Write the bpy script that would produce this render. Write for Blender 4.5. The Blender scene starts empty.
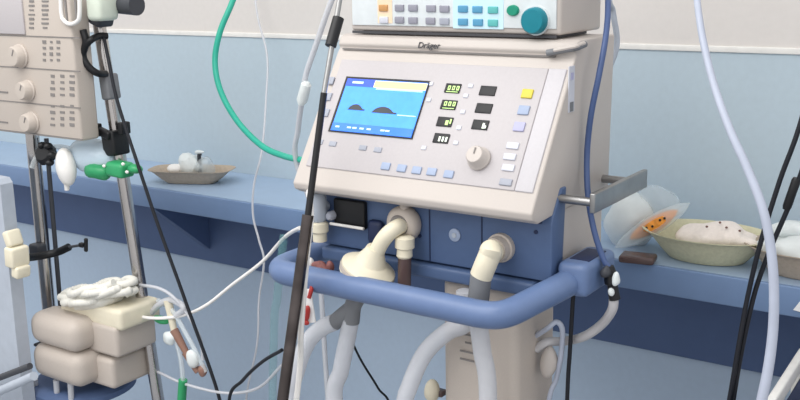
import bpy, bmesh, math, random
from mathutils import Vector, Matrix, noise
random.seed(7)
S = bpy.context.scene
COL = S.collection
V = Vector

# ------------------------------------------------------------------ camera geometry
PC = (400.0, 200.0); FPX = 1010.0
CAM = V((0, 0, 1.62))
def _dir(px, py):
    return V((px - PC[0], -(py - PC[1]), FPX)).normalized()
AX = -_dir(-1100, -5)
AY = _dir(1115, -50); AY = (AY - AX * AY.dot(AX)).normalized()
AZ = AX.cross(AY)
if AZ.y < 0: AZ = -AZ
RIGHT = V((AX.x, AY.x, AZ.x)); UP = V((AX.y, AY.y, AZ.y)); FWD = V((AX.z, AY.z, AZ.z))
cd = bpy.data.cameras.new('camera'); cam = bpy.data.objects.new('camera', cd); COL.objects.link(cam)
m = Matrix.Identity(4)
for i in range(3):
    m[i][0] = RIGHT[i]; m[i][1] = UP[i]; m[i][2] = -FWD[i]; m[i][3] = CAM[i]
cam.matrix_world = m
cd.sensor_width = 36; cd.lens = FPX / 800 * 36; cd.clip_start = 0.02
S.camera = cam
def ray(px, py):
    c = V((px - PC[0], -(py - PC[1]), FPX))
    return V((c.dot(AX), c.dot(AY), c.dot(AZ)))
def at(px, py, y):
    r = ray(px, py); return CAM + r * ((y - CAM.y) / r.y)
def atx(px, py, x):
    r = ray(px, py); return CAM + r * ((x - CAM.x) / r.x)
def atz(px, py, z):
    r = ray(px, py); return CAM + r * ((z - CAM.z) / r.z)

# ------------------------------------------------------------------ materials
def lin(c):
    return tuple(((v / 255) / 12.92 if v / 255 <= .04045 else ((v / 255 + .055) / 1.055) ** 2.4) for v in c) + (1,)
MATS = {}
def mat(name, col, rough=.5, metal=0, alpha=1, emit=0, bump=0, scale=40, var=.04, trans=0, coat=0, ior=1.45):
    if name in MATS: return MATS[name]
    M = bpy.data.materials.new(name); M.use_nodes = True
    nt = M.node_tree; b = nt.nodes['Principled BSDF']
    c = lin(col)
    tc = nt.nodes.new('ShaderNodeTexCoord'); nz = nt.nodes.new('ShaderNodeTexNoise')
    nz.inputs['Scale'].default_value = scale; nz.inputs['Detail'].default_value = 3
    nt.links.new(tc.outputs['Object'], nz.inputs['Vector'])
    rp = nt.nodes.new('ShaderNodeValToRGB')
    rp.color_ramp.elements[0].position = .3; rp.color_ramp.elements[1].position = .7
    rp.color_ramp.elements[0].color = tuple(v * (1 - var) for v in c[:3]) + (1,)
    rp.color_ramp.elements[1].color = tuple(min(1, v * (1 + var)) for v in c[:3]) + (1,)
    nt.links.new(nz.outputs['Fac'], rp.inputs['Fac'])
    nt.links.new(rp.outputs['Color'], b.inputs['Base Color'])
    b.inputs['Roughness'].default_value = rough; b.inputs['Metallic'].default_value = metal
    b.inputs['Alpha'].default_value = alpha; b.inputs['IOR'].default_value = ior
    b.inputs['Transmission Weight'].default_value = trans
    b.inputs['Coat Weight'].default_value = coat
    if emit:
        b.inputs['Emission Color'].default_value = c; b.inputs['Emission Strength'].default_value = emit
    if bump:
        bp = nt.nodes.new('ShaderNodeBump'); bp.inputs['Strength'].default_value = bump; bp.inputs['Distance'].default_value = .003
        nt.links.new(nz.outputs['Fac'], bp.inputs['Height']); nt.links.new(bp.outputs['Normal'], b.inputs['Normal'])
    MATS[name] = M
    return M
W_white = mat('wall_white_paint', (218, 213, 209), .8, bump=.05, scale=60, var=.015)
W_blue = mat('wall_blue_paint', (184, 200, 210), .7, bump=.05, scale=60, var=.02)
W_low = mat('lower_blue_paint', (178, 196, 216), .7, bump=.05, scale=60, var=.02)
W_trim = mat('trim_white', (232, 230, 226), .5)
FLOOR = mat('vinyl_floor', (150, 154, 160), .4, scale=25, var=.08)
SH_top = mat('shelf_laminate', (112, 137, 174), .35, scale=20, var=.03)
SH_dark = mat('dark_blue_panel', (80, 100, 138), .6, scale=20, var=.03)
BEIGE = mat('beige_plastic', (193, 185, 179), .42, bump=.03, scale=300, var=.01)
BEIGE2 = mat('warm_beige_plastic', (190, 180, 171), .5, bump=.04, scale=300, var=.02)
PANEL = mat('grey_panel_film', (184, 179, 181), .4, scale=200, var=.02)
PANELR = mat('pale_panel_film', (192, 189, 193), .4, scale=200, var=.02)
BLUE = mat('blue_plastic', (80, 101, 138), .45, scale=60, var=.03)
BLUE2 = mat('handle_blue', (98, 119, 158), .35, scale=60, var=.03)
NAVY = mat('navy_plastic', (32, 44, 78), .5)
CHROME = mat('chrome', (190, 186, 184), .18, 1, scale=8, var=.1)
STEEL = mat('brushed_steel', (160, 160, 160), .38, 1, scale=30, var=.08)
GREY = mat('grey_plastic', (120, 122, 126), .5)
LGREY = mat('light_grey_plastic', (176, 184, 196), .5)
DGREY = mat('dark_grey_plastic', (62, 64, 70), .5)
BLACK = mat('black_plastic', (17, 18, 22), .45)
CABLE = mat('black_cable_rubber', (20, 23, 32), .5)
WHITE = mat('white_plastic', (235, 233, 230), .4)
CREAM = mat('cream_plastic', (226, 218, 196), .5)
KEYG = mat('grey_key', (160, 164, 176), .5)
KEYB = mat('blue_grey_key', (156, 170, 196), .5)
KEYL = mat('lavender_key', (178, 178, 210), .5)
KEYW = mat('pale_key', (206, 208, 218), .5)
KEYY = mat('yellow_key', (212, 196, 74), .5)
LED = mat('led_green', (176, 214, 130), .5, emit=.6)
LEDW = mat('led_white', (220, 230, 214), .5, emit=.6)
TEAL = mat('teal_knob', (6, 122, 138), .4)
GREENB = mat('green_button', (20, 140, 112), .4)
BTN_O = mat('orange_button', (196, 146, 92), .5)
BTN_G = mat('slate_button', (146, 146, 158), .5)
BTN_B = mat('blue_button', (84, 150, 186), .5)
BTN_T = mat('teal_button', (92, 178, 176), .5)
PATCH_O = mat('pale_orange_film', (240, 214, 184), .5)
PATCH_B = mat('pale_blue_film', (196, 226, 240), .5)
UNIT = mat('cool_white_film', (216, 222, 224), .45)
HOSE_G = mat('green_hose', (44, 172, 148), .4, scale=30)
HOSE_B = mat('blue_hose', (72, 92, 136), .4, scale=30)
HOSE_W = mat('white_hose', (182, 189, 206), .4, scale=30)
HOSE_C = mat('clear_breathing_hose', (214, 216, 222), .3, alpha=.7, scale=30)
HOSE_V = mat('very_clear_tube', (226, 234, 238), .2, alpha=.45, scale=30)
CLEAR = mat('clear_plastic', (226, 236, 240), .15, alpha=.32, bump=.3, scale=30)
CLEARB = mat('pale_blue_clear_plastic', (208, 225, 238), .2, alpha=.75, scale=30)
MILK = mat('milky_plastic', (236, 242, 242), .3, alpha=.8, bump=.4, scale=35)
AMBER = mat('amber_plastic', (150, 112, 96), .3, alpha=.85)
BROWN = mat('smoky_brown_plastic', (92, 74, 72), .25, alpha=.9)
PULP = mat('moulded_pulp', (178, 164, 148), .9, bump=.5, scale=120, var=.08)
PULPL = mat('pale_moulded_pulp', (206, 202, 172), .9, bump=.5, scale=120, var=.06)
GAUZE = mat('white_gauze', (236, 226, 218), .9, bump=.6, scale=90, var=.04)
GAUZEP = mat('stained_gauze', (120, 92, 84), .9)
ORANGE = mat('orange_packing', (240, 152, 60), .6, scale=90, var=.25)
GREENC = mat('green_clamp_plastic', (50, 154, 100), .35)
RED = mat('red_plastic', (170, 52, 48), .5)
RUST = mat('rust_label', (132, 84, 80), .6, scale=120, var=.35)
PAPER = mat('white_paper', (240, 240, 240), .8)
PRINT = mat('dark_print', (128, 124, 122), .7)
PRINTB = mat('soft_black_print_and_shade', (70, 70, 74), .7)
SCR = mat('screen_cyan', (56, 126, 236), .4, emit=.85, scale=70, var=.12)
SCR_D = mat('screen_deep_blue', (20, 66, 200), .3, emit=.6)
SCR_B = mat('screen_bottom_blue', (30, 104, 220), .3, emit=.5)
SCR_Y = mat('screen_yellow', (226, 208, 130), .3, emit=.5)
SCR_G = mat('screen_pale_green', (160, 212, 170), .3, emit=.5)
SCR_L = mat('screen_light_text', (176, 208, 250), .3, emit=.5)
SCR_K = mat('screen_black_wave', (24, 34, 48), .3)

# ------------------------------------------------------------------ mesh helpers
class MB:
    def __init__(s): s.bm = bmesh.new(); s.mats = []
    def mi(s, mt):
        if mt not in s.mats: s.mats.append(mt)
        return s.mats.index(mt)
    def _fin(s, before, mt):
        k = s.mi(mt)
        for f in s.bm.faces:
            if f not in before: f.material_index = k
    def box(s, c, size, mt, rot=None, bev=0, seg=3):
        t = bmesh.new(); bmesh.ops.create_cube(t, size=1)
        for v in t.verts: v.co = V((v.co.x * size[0], v.co.y * size[1], v.co.z * size[2]))
        if bev: bmesh.ops.bevel(t, geom=list(t.edges), offset=bev, segments=seg, profile=.5, affect='EDGES')
        M = Matrix.Translation(V(c)) @ (rot.to_4x4() if rot else Matrix.Identity(4))
        return s._join(t, M, mt)
    def _join(s, t, M, mt):
        k = s.mi(mt); mp = {}
        for v in t.verts: mp[v] = s.bm.verts.new(M @ v.co)
        for f in t.faces:
            try:
                nf = s.bm.faces.new([mp[v] for v in f.verts]); nf.material_index = k
            except ValueError: pass
        t.free(); return s
    def ring_skin(s, rings, mt, cap=True, closed=False):
        k = s.mi(mt); vs = [[s.bm.verts.new(p) for p in r] for r in rings]; n = len(vs[0])
        last = len(vs) if closed else len(vs) - 1
        for i in range(last):
            a, b = vs[i], vs[(i + 1) % len(vs)]
            for j in range(n):
                f = s.bm.faces.new((a[j], a[(j + 1) % n], b[(j + 1) % n], b[j])); f.material_index = k
        if cap and not closed:
            for r in (vs[0], vs[-1]):
                f = s.bm.faces.new(r); f.material_index = k
        return s
    def tube(s, pts, r, mt, seg=10, sub=8, corr=0, per=.012, taper=None, smooth=True):
        P = [V(p) for p in pts]
        if smooth and len(P) > 2: P = catmull(P, sub)
        if corr:
            P = resample(P, per / 2)
        n = len(P); rings = []
        T = [(P[min(i + 1, n - 1)] - P[max(i - 1, 0)]).normalized() for i in range(n)]
        u = T[0].orthogonal().normalized()
        for i in range(n):
            u = (u - T[i] * u.dot(T[i])).normalized(); w = T[i].cross(u)
            rr = r if taper is None else r + (taper - r) * i / (n - 1)
            if corr: rr *= (1 + corr * (1 if i % 2 else -1))
            rings.append([P[i] + (u * math.cos(2 * math.pi * j / seg) + w * math.sin(2 * math.pi * j / seg)) * rr for j in range(seg)])
        return s.ring_skin(rings, mt)
    def cyl(s, a, b, r, mt, r2=None, seg=20):
        return s.lathe(a, V(b) - V(a), [(0, r), ((V(b) - V(a)).length, r if r2 is None else r2)], mt, seg)
    def lathe(s, o, ax, prof, mt, seg=24, sx=1, sy=1, up=None, cap=True):
        o = V(o); ax = V(ax).normalized()
        u = (V(up) - ax * V(up).dot(ax)).normalized() if up else ax.orthogonal().normalized()
        w = ax.cross(u); rings = []
        for h, r in prof:
            r = max(r, 1e-4)
            rings.append([o + ax * h + (u * math.cos(2 * math.pi * j / seg) * sx + w * math.sin(2 * math.pi * j / seg) * sy) * r for j in range(seg)])
        return s.ring_skin(rings, mt, cap)
    def ball(s, c, rad, mt, rot=None, nu=16, nv=10, lump=0, ls=20):
        c = V(c); R = rot.to_4x4() if rot else Matrix.Identity(4); rings = []
        for i in range(nv + 1):
            a = math.pi * (.02 + .96 * i / nv)
            ring = []
            for j in range(nu):
                b = 2 * math.pi * j / nu
                p = V((math.sin(a) * math.cos(b) * rad[0], math.sin(a) * math.sin(b) * rad[1], math.cos(a) * rad[2]))
                if lump: p *= 1 + lump * noise.noise((c + p) * ls)
                ring.append(c + R @ p)
            rings.append(ring)
        return s.ring_skin(rings, mt)
    def prism(s, prof, x0, x1, mt, bev=0):
        t = bmesh.new()
        a = [t.verts.new((x0, y, z)) for y, z in prof]; b = [t.verts.new((x1, y, z)) for y, z in prof]
        n = len(prof); t.faces.new(a); t.faces.new(b[::-1])
        for i in range(n): t.faces.new((a[i], b[i], b[(i + 1) % n], a[(i + 1) % n]))
        bmesh.ops.recalc_face_normals(t, faces=list(t.faces))
        if bev: bmesh.ops.bevel(t, geom=list(t.edges), offset=bev, segments=3, profile=.5, affect='EDGES')
        return s._join(t, Matrix.Identity(4), mt)
    def slab(s, poly, nrm, th, mt):
        """flat polygon with thickness th along nrm (starting at the polygon)"""
        n = V(nrm).normalized(); return s.ring_skin([[V(p) for p in poly], [V(p) + n * th for p in poly]], mt)
    def build(s, name, parent=None, smooth=True, loc=None, angle=40):
        bmesh.ops.recalc_face_normals(s.bm, faces=list(s.bm.faces))
        me = bpy.data.meshes.new(name)
        base = V((0, 0, 0))
        if parent: base = V(parent['_b'])
        elif loc: base = V(loc)
        bmesh.ops.translate(s.bm, verts=list(s.bm.verts), vec=-base)
        s.bm.to_mesh(me); s.bm.free()
        for mt in s.mats: me.materials.append(mt)
        if smooth:
            for p in me.polygons: p.use_smooth = True
            try: me.set_sharp_from_angle(angle=math.radians(angle))
            except Exception: pass
        o = bpy.data.objects.new(name, me); COL.objects.link(o)
        o['_b'] = list(base)
        if parent: o.parent = parent
        else: o.location = base
        return o
def catmull(P, sub):
    out = []; Q = [P[0] * 2 - P[1]] + P + [P[-1] * 2 - P[-2]]
    for i in range(1, len(Q) - 2):
        p0, p1, p2, p3 = Q[i - 1:i + 3]
        for k in range(sub):
            t = k / sub
            out.append(.5 * ((2 * p1) + (p2 - p0) * t + (2 * p0 - 5 * p1 + 4 * p2 - p3) * t * t + (3 * p1 - p0 - 3 * p2 + p3) * t ** 3))
    out.append(P[-1]); return out
def resample(P, d):
    out = [P[0]]; acc = 0
    for a, b in zip(P, P[1:]):
        L = (b - a).length; pos = d - acc
        while pos <= L:
            out.append(a.lerp(b, pos / L)); pos += d
        acc = (acc + L) % d if L else acc
    return out
def tag(o, label=None, cat=None, group=None, kind=None):
    if label: o['label'] = label
    if cat: o['category'] = cat
    if group: o['group'] = group
    if kind: o['kind'] = kind
    return o
def thing(name, loc, label, cat, group=None):
    o = bpy.data.objects.new(name, None); COL.objects.link(o); o.location = loc; o.empty_display_size = .05
    o['_b'] = list(loc); return tag(o, label, cat, group)
def one(name, mb, label, cat, group=None, loc=None):
    if loc is None:
        zs = min(mb.bm.verts, key=lambda v: v.co.z).co; loc = zs.copy()
    return tag(mb.build(name, loc=loc), label, cat, group)
def struct(name, mb): return tag(mb.build(name), kind='structure')
def hose(name, pts, r, mt, label, cat='tube', **k):
    g = {'breathing_hose': 'breathing hoses below the ventilator', 'drain_tube': 'clear tubes under the twin cap unit'}.get(name)
    return one(name, MB().tube(pts, r, mt, **k), label, cat, g)
def Rz(a): return Matrix.Rotation(math.radians(a), 3, 'Z')
def Rx(a): return Matrix.Rotation(math.radians(a), 3, 'X')
def Ry(a): return Matrix.Rotation(math.radians(a), 3, 'Y')

# ------------------------------------------------------------------ setting
YW = 2.30; DADO = 1.416; SF = 2.0; SZ = .985
b = MB()
b.box((-2.4, YW + .05, (DADO + 3.0) / 2), (6.6, .1, 3.0 - DADO), W_white)
b.box((-2.4, YW + .05, (SZ + DADO) / 2), (6.6, .1, DADO - SZ), W_blue)
b.box((-2.4, YW + .05, SZ / 2), (6.6, .1, SZ), W_low)
struct('wall_back', b)
struct('trim_1', MB().box((-2.4, YW - .002, DADO + .004), (6.6, .006, .014), W_trim, bev=.002))
struct('floor', MB().box((-2.4, .4, -.05), (6.6, 4.0, .1), FLOOR))
# shelf
sh = thing('wall_shelf', (-2.4, 2.15, .92), 'long light blue wall shelf running behind the machines along the back wall', 'shelf')
MB().box((-2.4, (SF + YW) / 2 + .005, SZ - .0305), (6.6, YW - SF - .012, .061), mat('pale_shelf_laminate', (160, 181, 206), .4, scale=20, var=.03)).build('shelf_board', sh)
MB().box((-2.4, SF + .005, SZ - .031), (6.6, .010, .062), SH_top, bev=.003).build('front_edge', sh)
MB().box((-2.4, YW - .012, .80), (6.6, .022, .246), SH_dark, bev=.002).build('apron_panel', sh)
for bx in (-2.355, -.15):
    p = [(YW - .024, SZ - .063), (SF + .03, SZ - .063), (YW - .024, .72)]
    MB().prism(p, bx - .012, bx + .012, SH_dark).build('bracket', sh)

# ------------------------------------------------------------------ ventilator trolley
XL, XR = -1.246, -.735
tr = thing('ventilator_trolley', (-.98, 1.55, 0), 'trolley under the large ventilator with a blue push handle and beige column', 'trolley')
MB().box((-.995, 1.62, 1.066), (.47, .25, .026), BLUE, bev=.006).build('top_plate', tr)
ZH = 1.05
hb = [V((-1.268, 1.72, ZH)), V((-1.27, 1.62, ZH)), V((-1.272, 1.50, ZH)), V((-1.27, 1.43, ZH)), V((-1.25, 1.40, ZH)), V((-1.20, 1.392, ZH)), V((-1.0, 1.388, ZH)),
      V((-.85, 1.386, ZH)), V((-.80, 1.386, ZH)), V((-.772, 1.392, ZH + .002)), V((-.755, 1.412, ZH + .006)), V((-.737, 1.45, ZH + .016)), V((-.712, 1.51, ZH + .03)), V((-.702, 1.57, ZH + .038))]
MB().tube(hb, .0235, BLUE2, seg=18).build('handle_bar', tr)
e = MB(); ec = atz(578, 276, ZH + .02)
ec = V((-.699, 1.578, ZH + .040))
e.box(ec, (.058, .125, .06), BLUE2, bev=.012); eb = e.build('handle_end', tr)
MB().box(ec + V((0.002, .0, .0295)), (.036, .075, .003), NAVY, bev=.001).build('recess', eb)
MB().box((-1.268, 1.68, ZH - .004), (.06, .14, .056), BLUE2, bev=.012).build('handle_end', tr)
cx0, cx1 = -.965, -.805
c = MB(); c.box(((cx0 + cx1) / 2, 1.60, .59), (cx1 - cx0, .16, .93), BEIGE2, bev=.018, seg=4)
colo = c.build('column', tr)
pl = MB()
for i, (q, w) in enumerate([((468, 335), .02), ((468, 343), .012), ((467, 352), .03), ((467, 360), .03)]):
    pp = at(q[0], q[1], 1.5145); pl.box(pp, (w, .002, .003), PRINT)
pl.build('printed_mark', colo)
MB().box((-.86, 1.61, .115), (.46, .40, .05), BEIGE2, bev=.02).build('base', tr)
for cxx in (-1.05, -.67):
    for cyy in (1.45, 1.77):
        k = MB().cyl((cxx, cyy, .095), (cxx, cyy, .075), .02, DGREY)
        k.box((cxx, cyy, .066), (.05, .05, .02), DGREY, bev=.005); co = k.build('caster', tr)
        MB().cyl((cxx - .012, cyy, .03), (cxx + .012, cyy, .03), .03, BLACK).build('wheel', co)

# ------------------------------------------------------------------ ventilator
ve = thing('ventilator', (-.99, 1.6, 1.08), 'large beige ventilator with a lit blue screen and a row of black displays', 'ventilator')
ZB = 1.081
# housing: sloping console profile (Y, Z)
prof = [(1.437, 1.218), (1.588, 1.452), (1.596, 1.462), (1.592, 1.470), (1.600, 1.484), (1.615, 1.488), (1.76, 1.488), (1.75, 1.20), (1.535, 1.20), (1.46, 1.196), (1.440, 1.206)]
hs = MB().prism(prof, XL, XR, BEIGE, bev=.0035).build('housing', ve)
MB().box(((XL + XR) / 2, 1.635, 1.142), (XR - XL - .004, .19, .122), BEIGE, bev=.006).build('rear_housing', ve)
# panel frame of reference
P0 = V((0, 1.437, 1.218)); PV = (V((0, 1.588, 1.452)) - P0); PL = PV.length; PV.normalize(); PU = V((1, 0, 0)); PN = PU.cross(PV).normalized()
if PN.y > 0: PN = -PN
def pan(px, py, off=0.0):
    r = ray(px, py); t = (P0 + PN * off - CAM).dot(PN) / r.dot(PN); return CAM + r * t
PR = Matrix((PU, PV, PU.cross(PV))).transposed()   # local (u, v, n)
def key(name, px, py, su, sv, mt, parent, h=.004, off=.0025, bev=.0012):
    c = pan(px, py, off); return MB().box(c + PN * (h / 2 - .001), (su, sv, h), mt, rot=PR, bev=bev).build(name, parent)
# flat control film
fl = MB(); cc = (P0 + PV * (PL * .54)); cc.x = (XL + XR) / 2 - .012
fl.box(cc, (XR - XL - .062, PL * .82, .005), PANEL, rot=PR, bev=.002)
film = fl.build('control_panel', ve)
MB().box(V((XR - .0255, cc.y, cc.z)), (.034, PL * .82, .0055), PANELR, rot=PR, bev=.002).build('side_key_strip', ve)
# screen
sc_c = [pan(344, 78, .004), pan(425.5, 84, .004), pan(414, 138.5, .004), pan(336, 130.5, .004)]
u0 = (sc_c[0].x + sc_c[3].x) / 2; u1 = (sc_c[1].x + sc_c[2].x) / 2
v0 = ((sc_c[2] - P0).dot(PV) + (sc_c[3] - P0).dot(PV)) / 2; v1 = ((sc_c[0] - P0).dot(PV) + (sc_c[1] - P0).dot(PV)) / 2
def puv(u, v, n): return V((u, 0, 0)) + P0 + PV * v + PN * n
def sq(mb, a0, a1, b0, b1, n, mt, th=.0008):
    """rectangle in screen fractions"""
    A = u0 + (u1 - u0) * a0; B = u0 + (u1 - u0) * a1; C_ = v0 + (v1 - v0) * b0; D_ = v0 + (v1 - v0) * b1
    mb.box(puv((A + B) / 2, (C_ + D_) / 2, n), (B - A, D_ - C_, th), mt, rot=PR); return mb
bz = MB(); sq(bz, -.035, 1.012, -.02, 1.045, .0032, BLACK, .003); scr_frame = bz.build('screen_bezel', ve)
s_ = MB(); sq(s_, 0, 1, 0, 1, .0052, SCR)
scr = s_.build('screen', ve, smooth=False)
h = MB(); sq(h, 0, .36, .86, 1, .006, SCR_D); sq(h, .08, .22, .91, .95, .0066, SCR_L); h.build('status_bar', scr, False)
h = MB(); sq(h, .36, 1, .86, .985, .006, SCR_Y); sq(h, .4, .97, .82, .86, .006, SCR_G); h.build('message_bar', scr, False)
h = MB(); sq(h, 0, 1, 0, .15, .006, SCR_B)
for a in (.05, .2, .27, .36, .45, .62, .68): sq(h, a, a + .05, .06, .09, .0066, SCR_L)
h.build('soft_key_bar', scr, False)
def wave(a0, a1, hh, base=.42):
    pts = []; n = 12
    for i in range(n + 1):
        t = i / n; pts.append((a0 + (a1 - a0) * t, base + hh * (math.sin(math.pi * min(1, t * 1.15)) ** .6 if t < .87 else .15)))
    poly = [(a0, base - .01)] + pts + [(a1, base - .01)]
    w = MB(); w.slab([puv(u0 + (u1 - u0) * a, v0 + (v1 - v0) * bb, .0058) for a, bb in poly], PN, .0006, SCR_K)
    return w
wave(.13, .34, .10).build('waveform', scr, False)
w = wave(.44, .74, .11, .40); sq(w, .76, .98, .37, .385, .006, SCR_L); w.build('waveform', scr, False)
# numeric displays
for k, (px, py, lit) in enumerate([(453, 88.5, 1), (449, 105, 2), (445, 122, 3), (441.5, 138.5, 4), (488, 91, 0), (484, 108.5, 0), (480.5, 125, 5)]):
    d = key('numeric_display', px, py, .032, .0185, BLACK, ve, .003, .0025, .0008)
    c = pan(px, py, .0052); g = MB(); any_ = False
    def bar(du, dv, su, sv, mt):
        g.box(c + PU * du + PV * dv + PN * (.0004 if mt is BLACK else 0), (su, sv, .0006), mt, rot=PR)
    if lit in (1, 2):
        for du in (-.008, .001, .010): bar(du, .001 if lit == 1 else .0025, .0055, .0085, LED)
        for du in (-.008, .001, .010): bar(du, .001 if lit == 1 else .0025, .0018, .0045, BLACK)
        bar(0, -.0065, .024, .0012, LED)
    elif lit == 3: bar(.004, -.001, .006, .009, LED); bar(.011, .002, .003, .009, LED)
    elif lit == 4:
        for du in (-.004, .003, .010): bar(du, -.001, .0035, .009, LEDW)
    elif lit == 5: bar(.006, -.001, .004, .010, LEDW); bar(.010, -.003, .003, .005, LEDW)
    if len(g.bm.verts): g.build('digits', d, False)
    else: g.bm.free()
# keys
for q in [(331.5, 81), (329, 97), (326.5, 113)]: key('panel_key', q[0], q[1], .013, .016, KEYG, ve)
for q in [(319.5, 142), (333, 144), (363, 148), (378, 150)]: key('panel_key', q[0], q[1], .017, .010, KEYG, ve, .003)
for q in [(386, 166.5), (402, 168.5), (417, 170.5), (432, 172), (449, 174.5)]: key('panel_key', q[0], q[1], .019, .014, KEYB, ve)
for q in [(431, 84), (429, 100), (466, 96), (463, 112), (459, 128), (456, 143), (424, 148), (471, 86)]: key('small_key', q[0], q[1], .010, .008, KEYW, ve, .003)
for q, mt in [((527.5, 94), KEYY), ((524, 110.5), KEYB), ((519.5, 127), KEYL)]:
    k = key('side_key', q[0], q[1], .021, .017, mt, ve)
    if mt is KEYY: k['label'] = 'yellow key'
for q, mt in [((513, 146), KEYW), ((510, 157), KEYW), ((508.5, 168), KEYW), ((506, 182.5), KEYG)]: key('side_key', q[0], q[1], .023, .012, mt, ve)
# rotary knob
kc = pan(480, 159.5, .002)
kn = MB().lathe(kc, PN, [(0, .021), (.006, .0215), (.010, .018), (.022, .0165), (.0245, .0145), (.025, .003)], BEIGE, 28); kno = kn.build('rotary_knob', ve)
MB().box(kc + PN * .0256 + PV * .006, (.0025, .011, .0012), PRINT, rot=PR).build('pointer', kno)
# lip: groove line and maker's lettering
MB().box(((XL + XR) / 2 - .012, 1.5925, 1.4605), (XR - XL - .05, .006, .003), PRINT).build('groove', ve)
tx = bpy.data.curves.new('lettering', 'FONT'); tx.body = 'Dr\u00e4ger'; tx.size = .017; tx.extrude = .0006; tx.align_x = 'CENTER'; tx.align_y = 'CENTER'
to = bpy.data.objects.new('lettering', tx); COL.objects.link(to)
dg = bpy.context.evaluated_depsgraph_get(); me = bpy.data.meshes.new_from_object(to.evaluated_get(dg)); bpy.data.objects.remove(to)
me.materials.clear(); me.materials.append(PRINTB)
lo = bpy.data.objects.new('maker_lettering', me); COL.objects.link(lo); lo.parent = ve
lp = at(430, 45.5, 1.5955); lo.location = lp - V(ve['_b']) + V((0, -.0035, 0)); lo.rotation_euler = (math.radians(63), 0, 0)
# corner latch
la = at(547, 53, 1.584); lb = atx(585, 44, XR + .007); lm = V((XR + .002, 1.588, (la.z + lb.z) / 2 + .003))
lt = MB().tube([la, la.lerp(lm, .6), lm, lm.lerp(lb, .5), lb], .0058, GREY, seg=10).build('corner_latch', ve)
MB().tube([p + V((.002, -.004, .0025)) for p in (la.lerp(lm, .25), la.lerp(lm, .7), lm, lm.lerp(lb, .5), lb.lerp(lm, .1))], .0036, BEIGE, seg=8).build('latch_insert', lt)
# label on right side
sl = MB(); q0 = atx(571, 84, XR); q1 = atx(573, 118, XR)
sl.box((XR + .0008, q0.y, 1.408), (.0016, .022, .078), KEYW, rot=Rx(0)); sl.build('side_label', ve)
g = MB(); g.box((XR + .002, q0.y, 1.43), (.0016, .009, .012), KEYL); g.box((XR + .002, q0.y, 1.378), (.0016, .012, .016), GREY); g.build('side_symbol', ve)
# blue front block
FB = 1.505
MB().prism([(FB, ZB + .002), (FB, 1.185), (FB + .006, 1.199), (1.54, 1.2425), (1.56, 1.2425), (1.548, ZB + .002)], XL + .004, XR + .0035, BLUE, bev=.003).build('front_block', ve)
for px in (430, 482):
    x = at(px, 240, FB).x; MB().box((x, FB - .0005, 1.14), (.002, .002, .11), NAVY).build('panel_seam', ve)
q = at(455, 235, FB); d = MB().lathe(q, (0, -1, 0), [(-.001, .012), (.002, .012), (.003, .0105)], KEYB, 20); do = d.build('round_fastener', ve)
MB().lathe(q + V((0, -.003, 0)), (0, -1, 0), [(0, .005), (.0012, .0045)], LGREY, 14).build('fastener_slot', do)
for q_ in [(540, 222), (536, 232), (420, 236)]:
    q = at(q_[0], q_[1], FB); MB().lathe(q, (0, -1, 0), [(-.001, .004), (.002, .0035)], NAVY, 12).build('screw', ve)
# dark recess + modules at left
MB().box(at(352, 215, FB) + V((0, -.004, .004)), (.075, .014, .055), BLACK, bev=.004).build('dark_socket', ve)
MB().box(at(378, 232, FB) + V((0, -.006, 0)), (.035, .016, .05), NAVY, bev=.01).build('dark_socket', ve)
q = at(346, 226, 1.488); MB().cyl(q - V((.038, 0, 0)), q + V((.042, 0, 0)), .003, WHITE).build('gas_pipe', ve)
# gas connector
q = at(318, 208, 1.48); g = MB()
g.lathe(q + V((0, 0, .03)), (0, 0, -1), [(0, .012), (.006, .017), (.05, .018), (.056, .014)], LGREY, 20); gp = g.build('gas_connector', ve)
MB().lathe(q + V((0.002, 0, -.026)), (0, 0, -1), [(0, .012), (.004, .018), (.02, .018), (.024, .014), (.04, .014)], CREAM, 20).build('collar', gp)
MB().cyl(q + V((0, 0, -.0)), q + V((0, .03, -.0)), .01, LGREY).build('stem', gp)
q = at(330, 216, 1.485); MB().lathe(q + V((0, .02, 0)), (0, -1, 0), [(0, .009), (.022, .009), (.026, .006)], KEYG, 16).build('nipple', ve)
# round expiratory valve
q = at(403, 224, 1.49)
g = MB(); g.lathe(q + V((0, .016, 0)), (0, -1, 0), [(0, .030), (.006, .034), (.020, .034), (.026, .030), (.03, .024)], BEIGE2, 32); vo = g.build('valve_housing', ve)
MB().lathe(q + V((0.004, 0, .03)), (0, 0, 1), [(0, .009), (.022, .009), (.026, .007)], BEIGE2, 16).build('valve_nub', vo)
MB().lathe(q + V((0, -.014, 0)), (0, -1, 0), [(0, .02), (.004, .018)], PRINT, 24).build('valve_ring', vo)
# outlet socket right
q = at(502, 247, FB); MB().lathe(q + V((0, .002, 0)), (0, -1, 0), [(0, .026), (.012, .026), (.014, .023), (.03, .022)], BEIGE2, 24).build('outlet_socket', ve)
OUT = q + V((0, -.03, 0))
# side rail
XRL = XR + .065
ra = atx(592, 205, XRL); rb = atx(645, 177, XRL); rb.z = ra.z = (ra.z + rb.z) / 2
rl = MB().box((ra + rb) / 2, (.010, (rb - ra).length, .034), STEEL, bev=.002); rlo = rl.build('side_rail', ve)
for px, py in ((559, 200), (603, 176)):
    y = atx(px, py, XR).y
    y = max(y, ra.y - .02) if px < 580 else y
    MB().cyl((XR - .004, y, ra.z), (XRL - .002, y, ra.z), .0075, STEEL).build('standoff', rlo)
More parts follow.
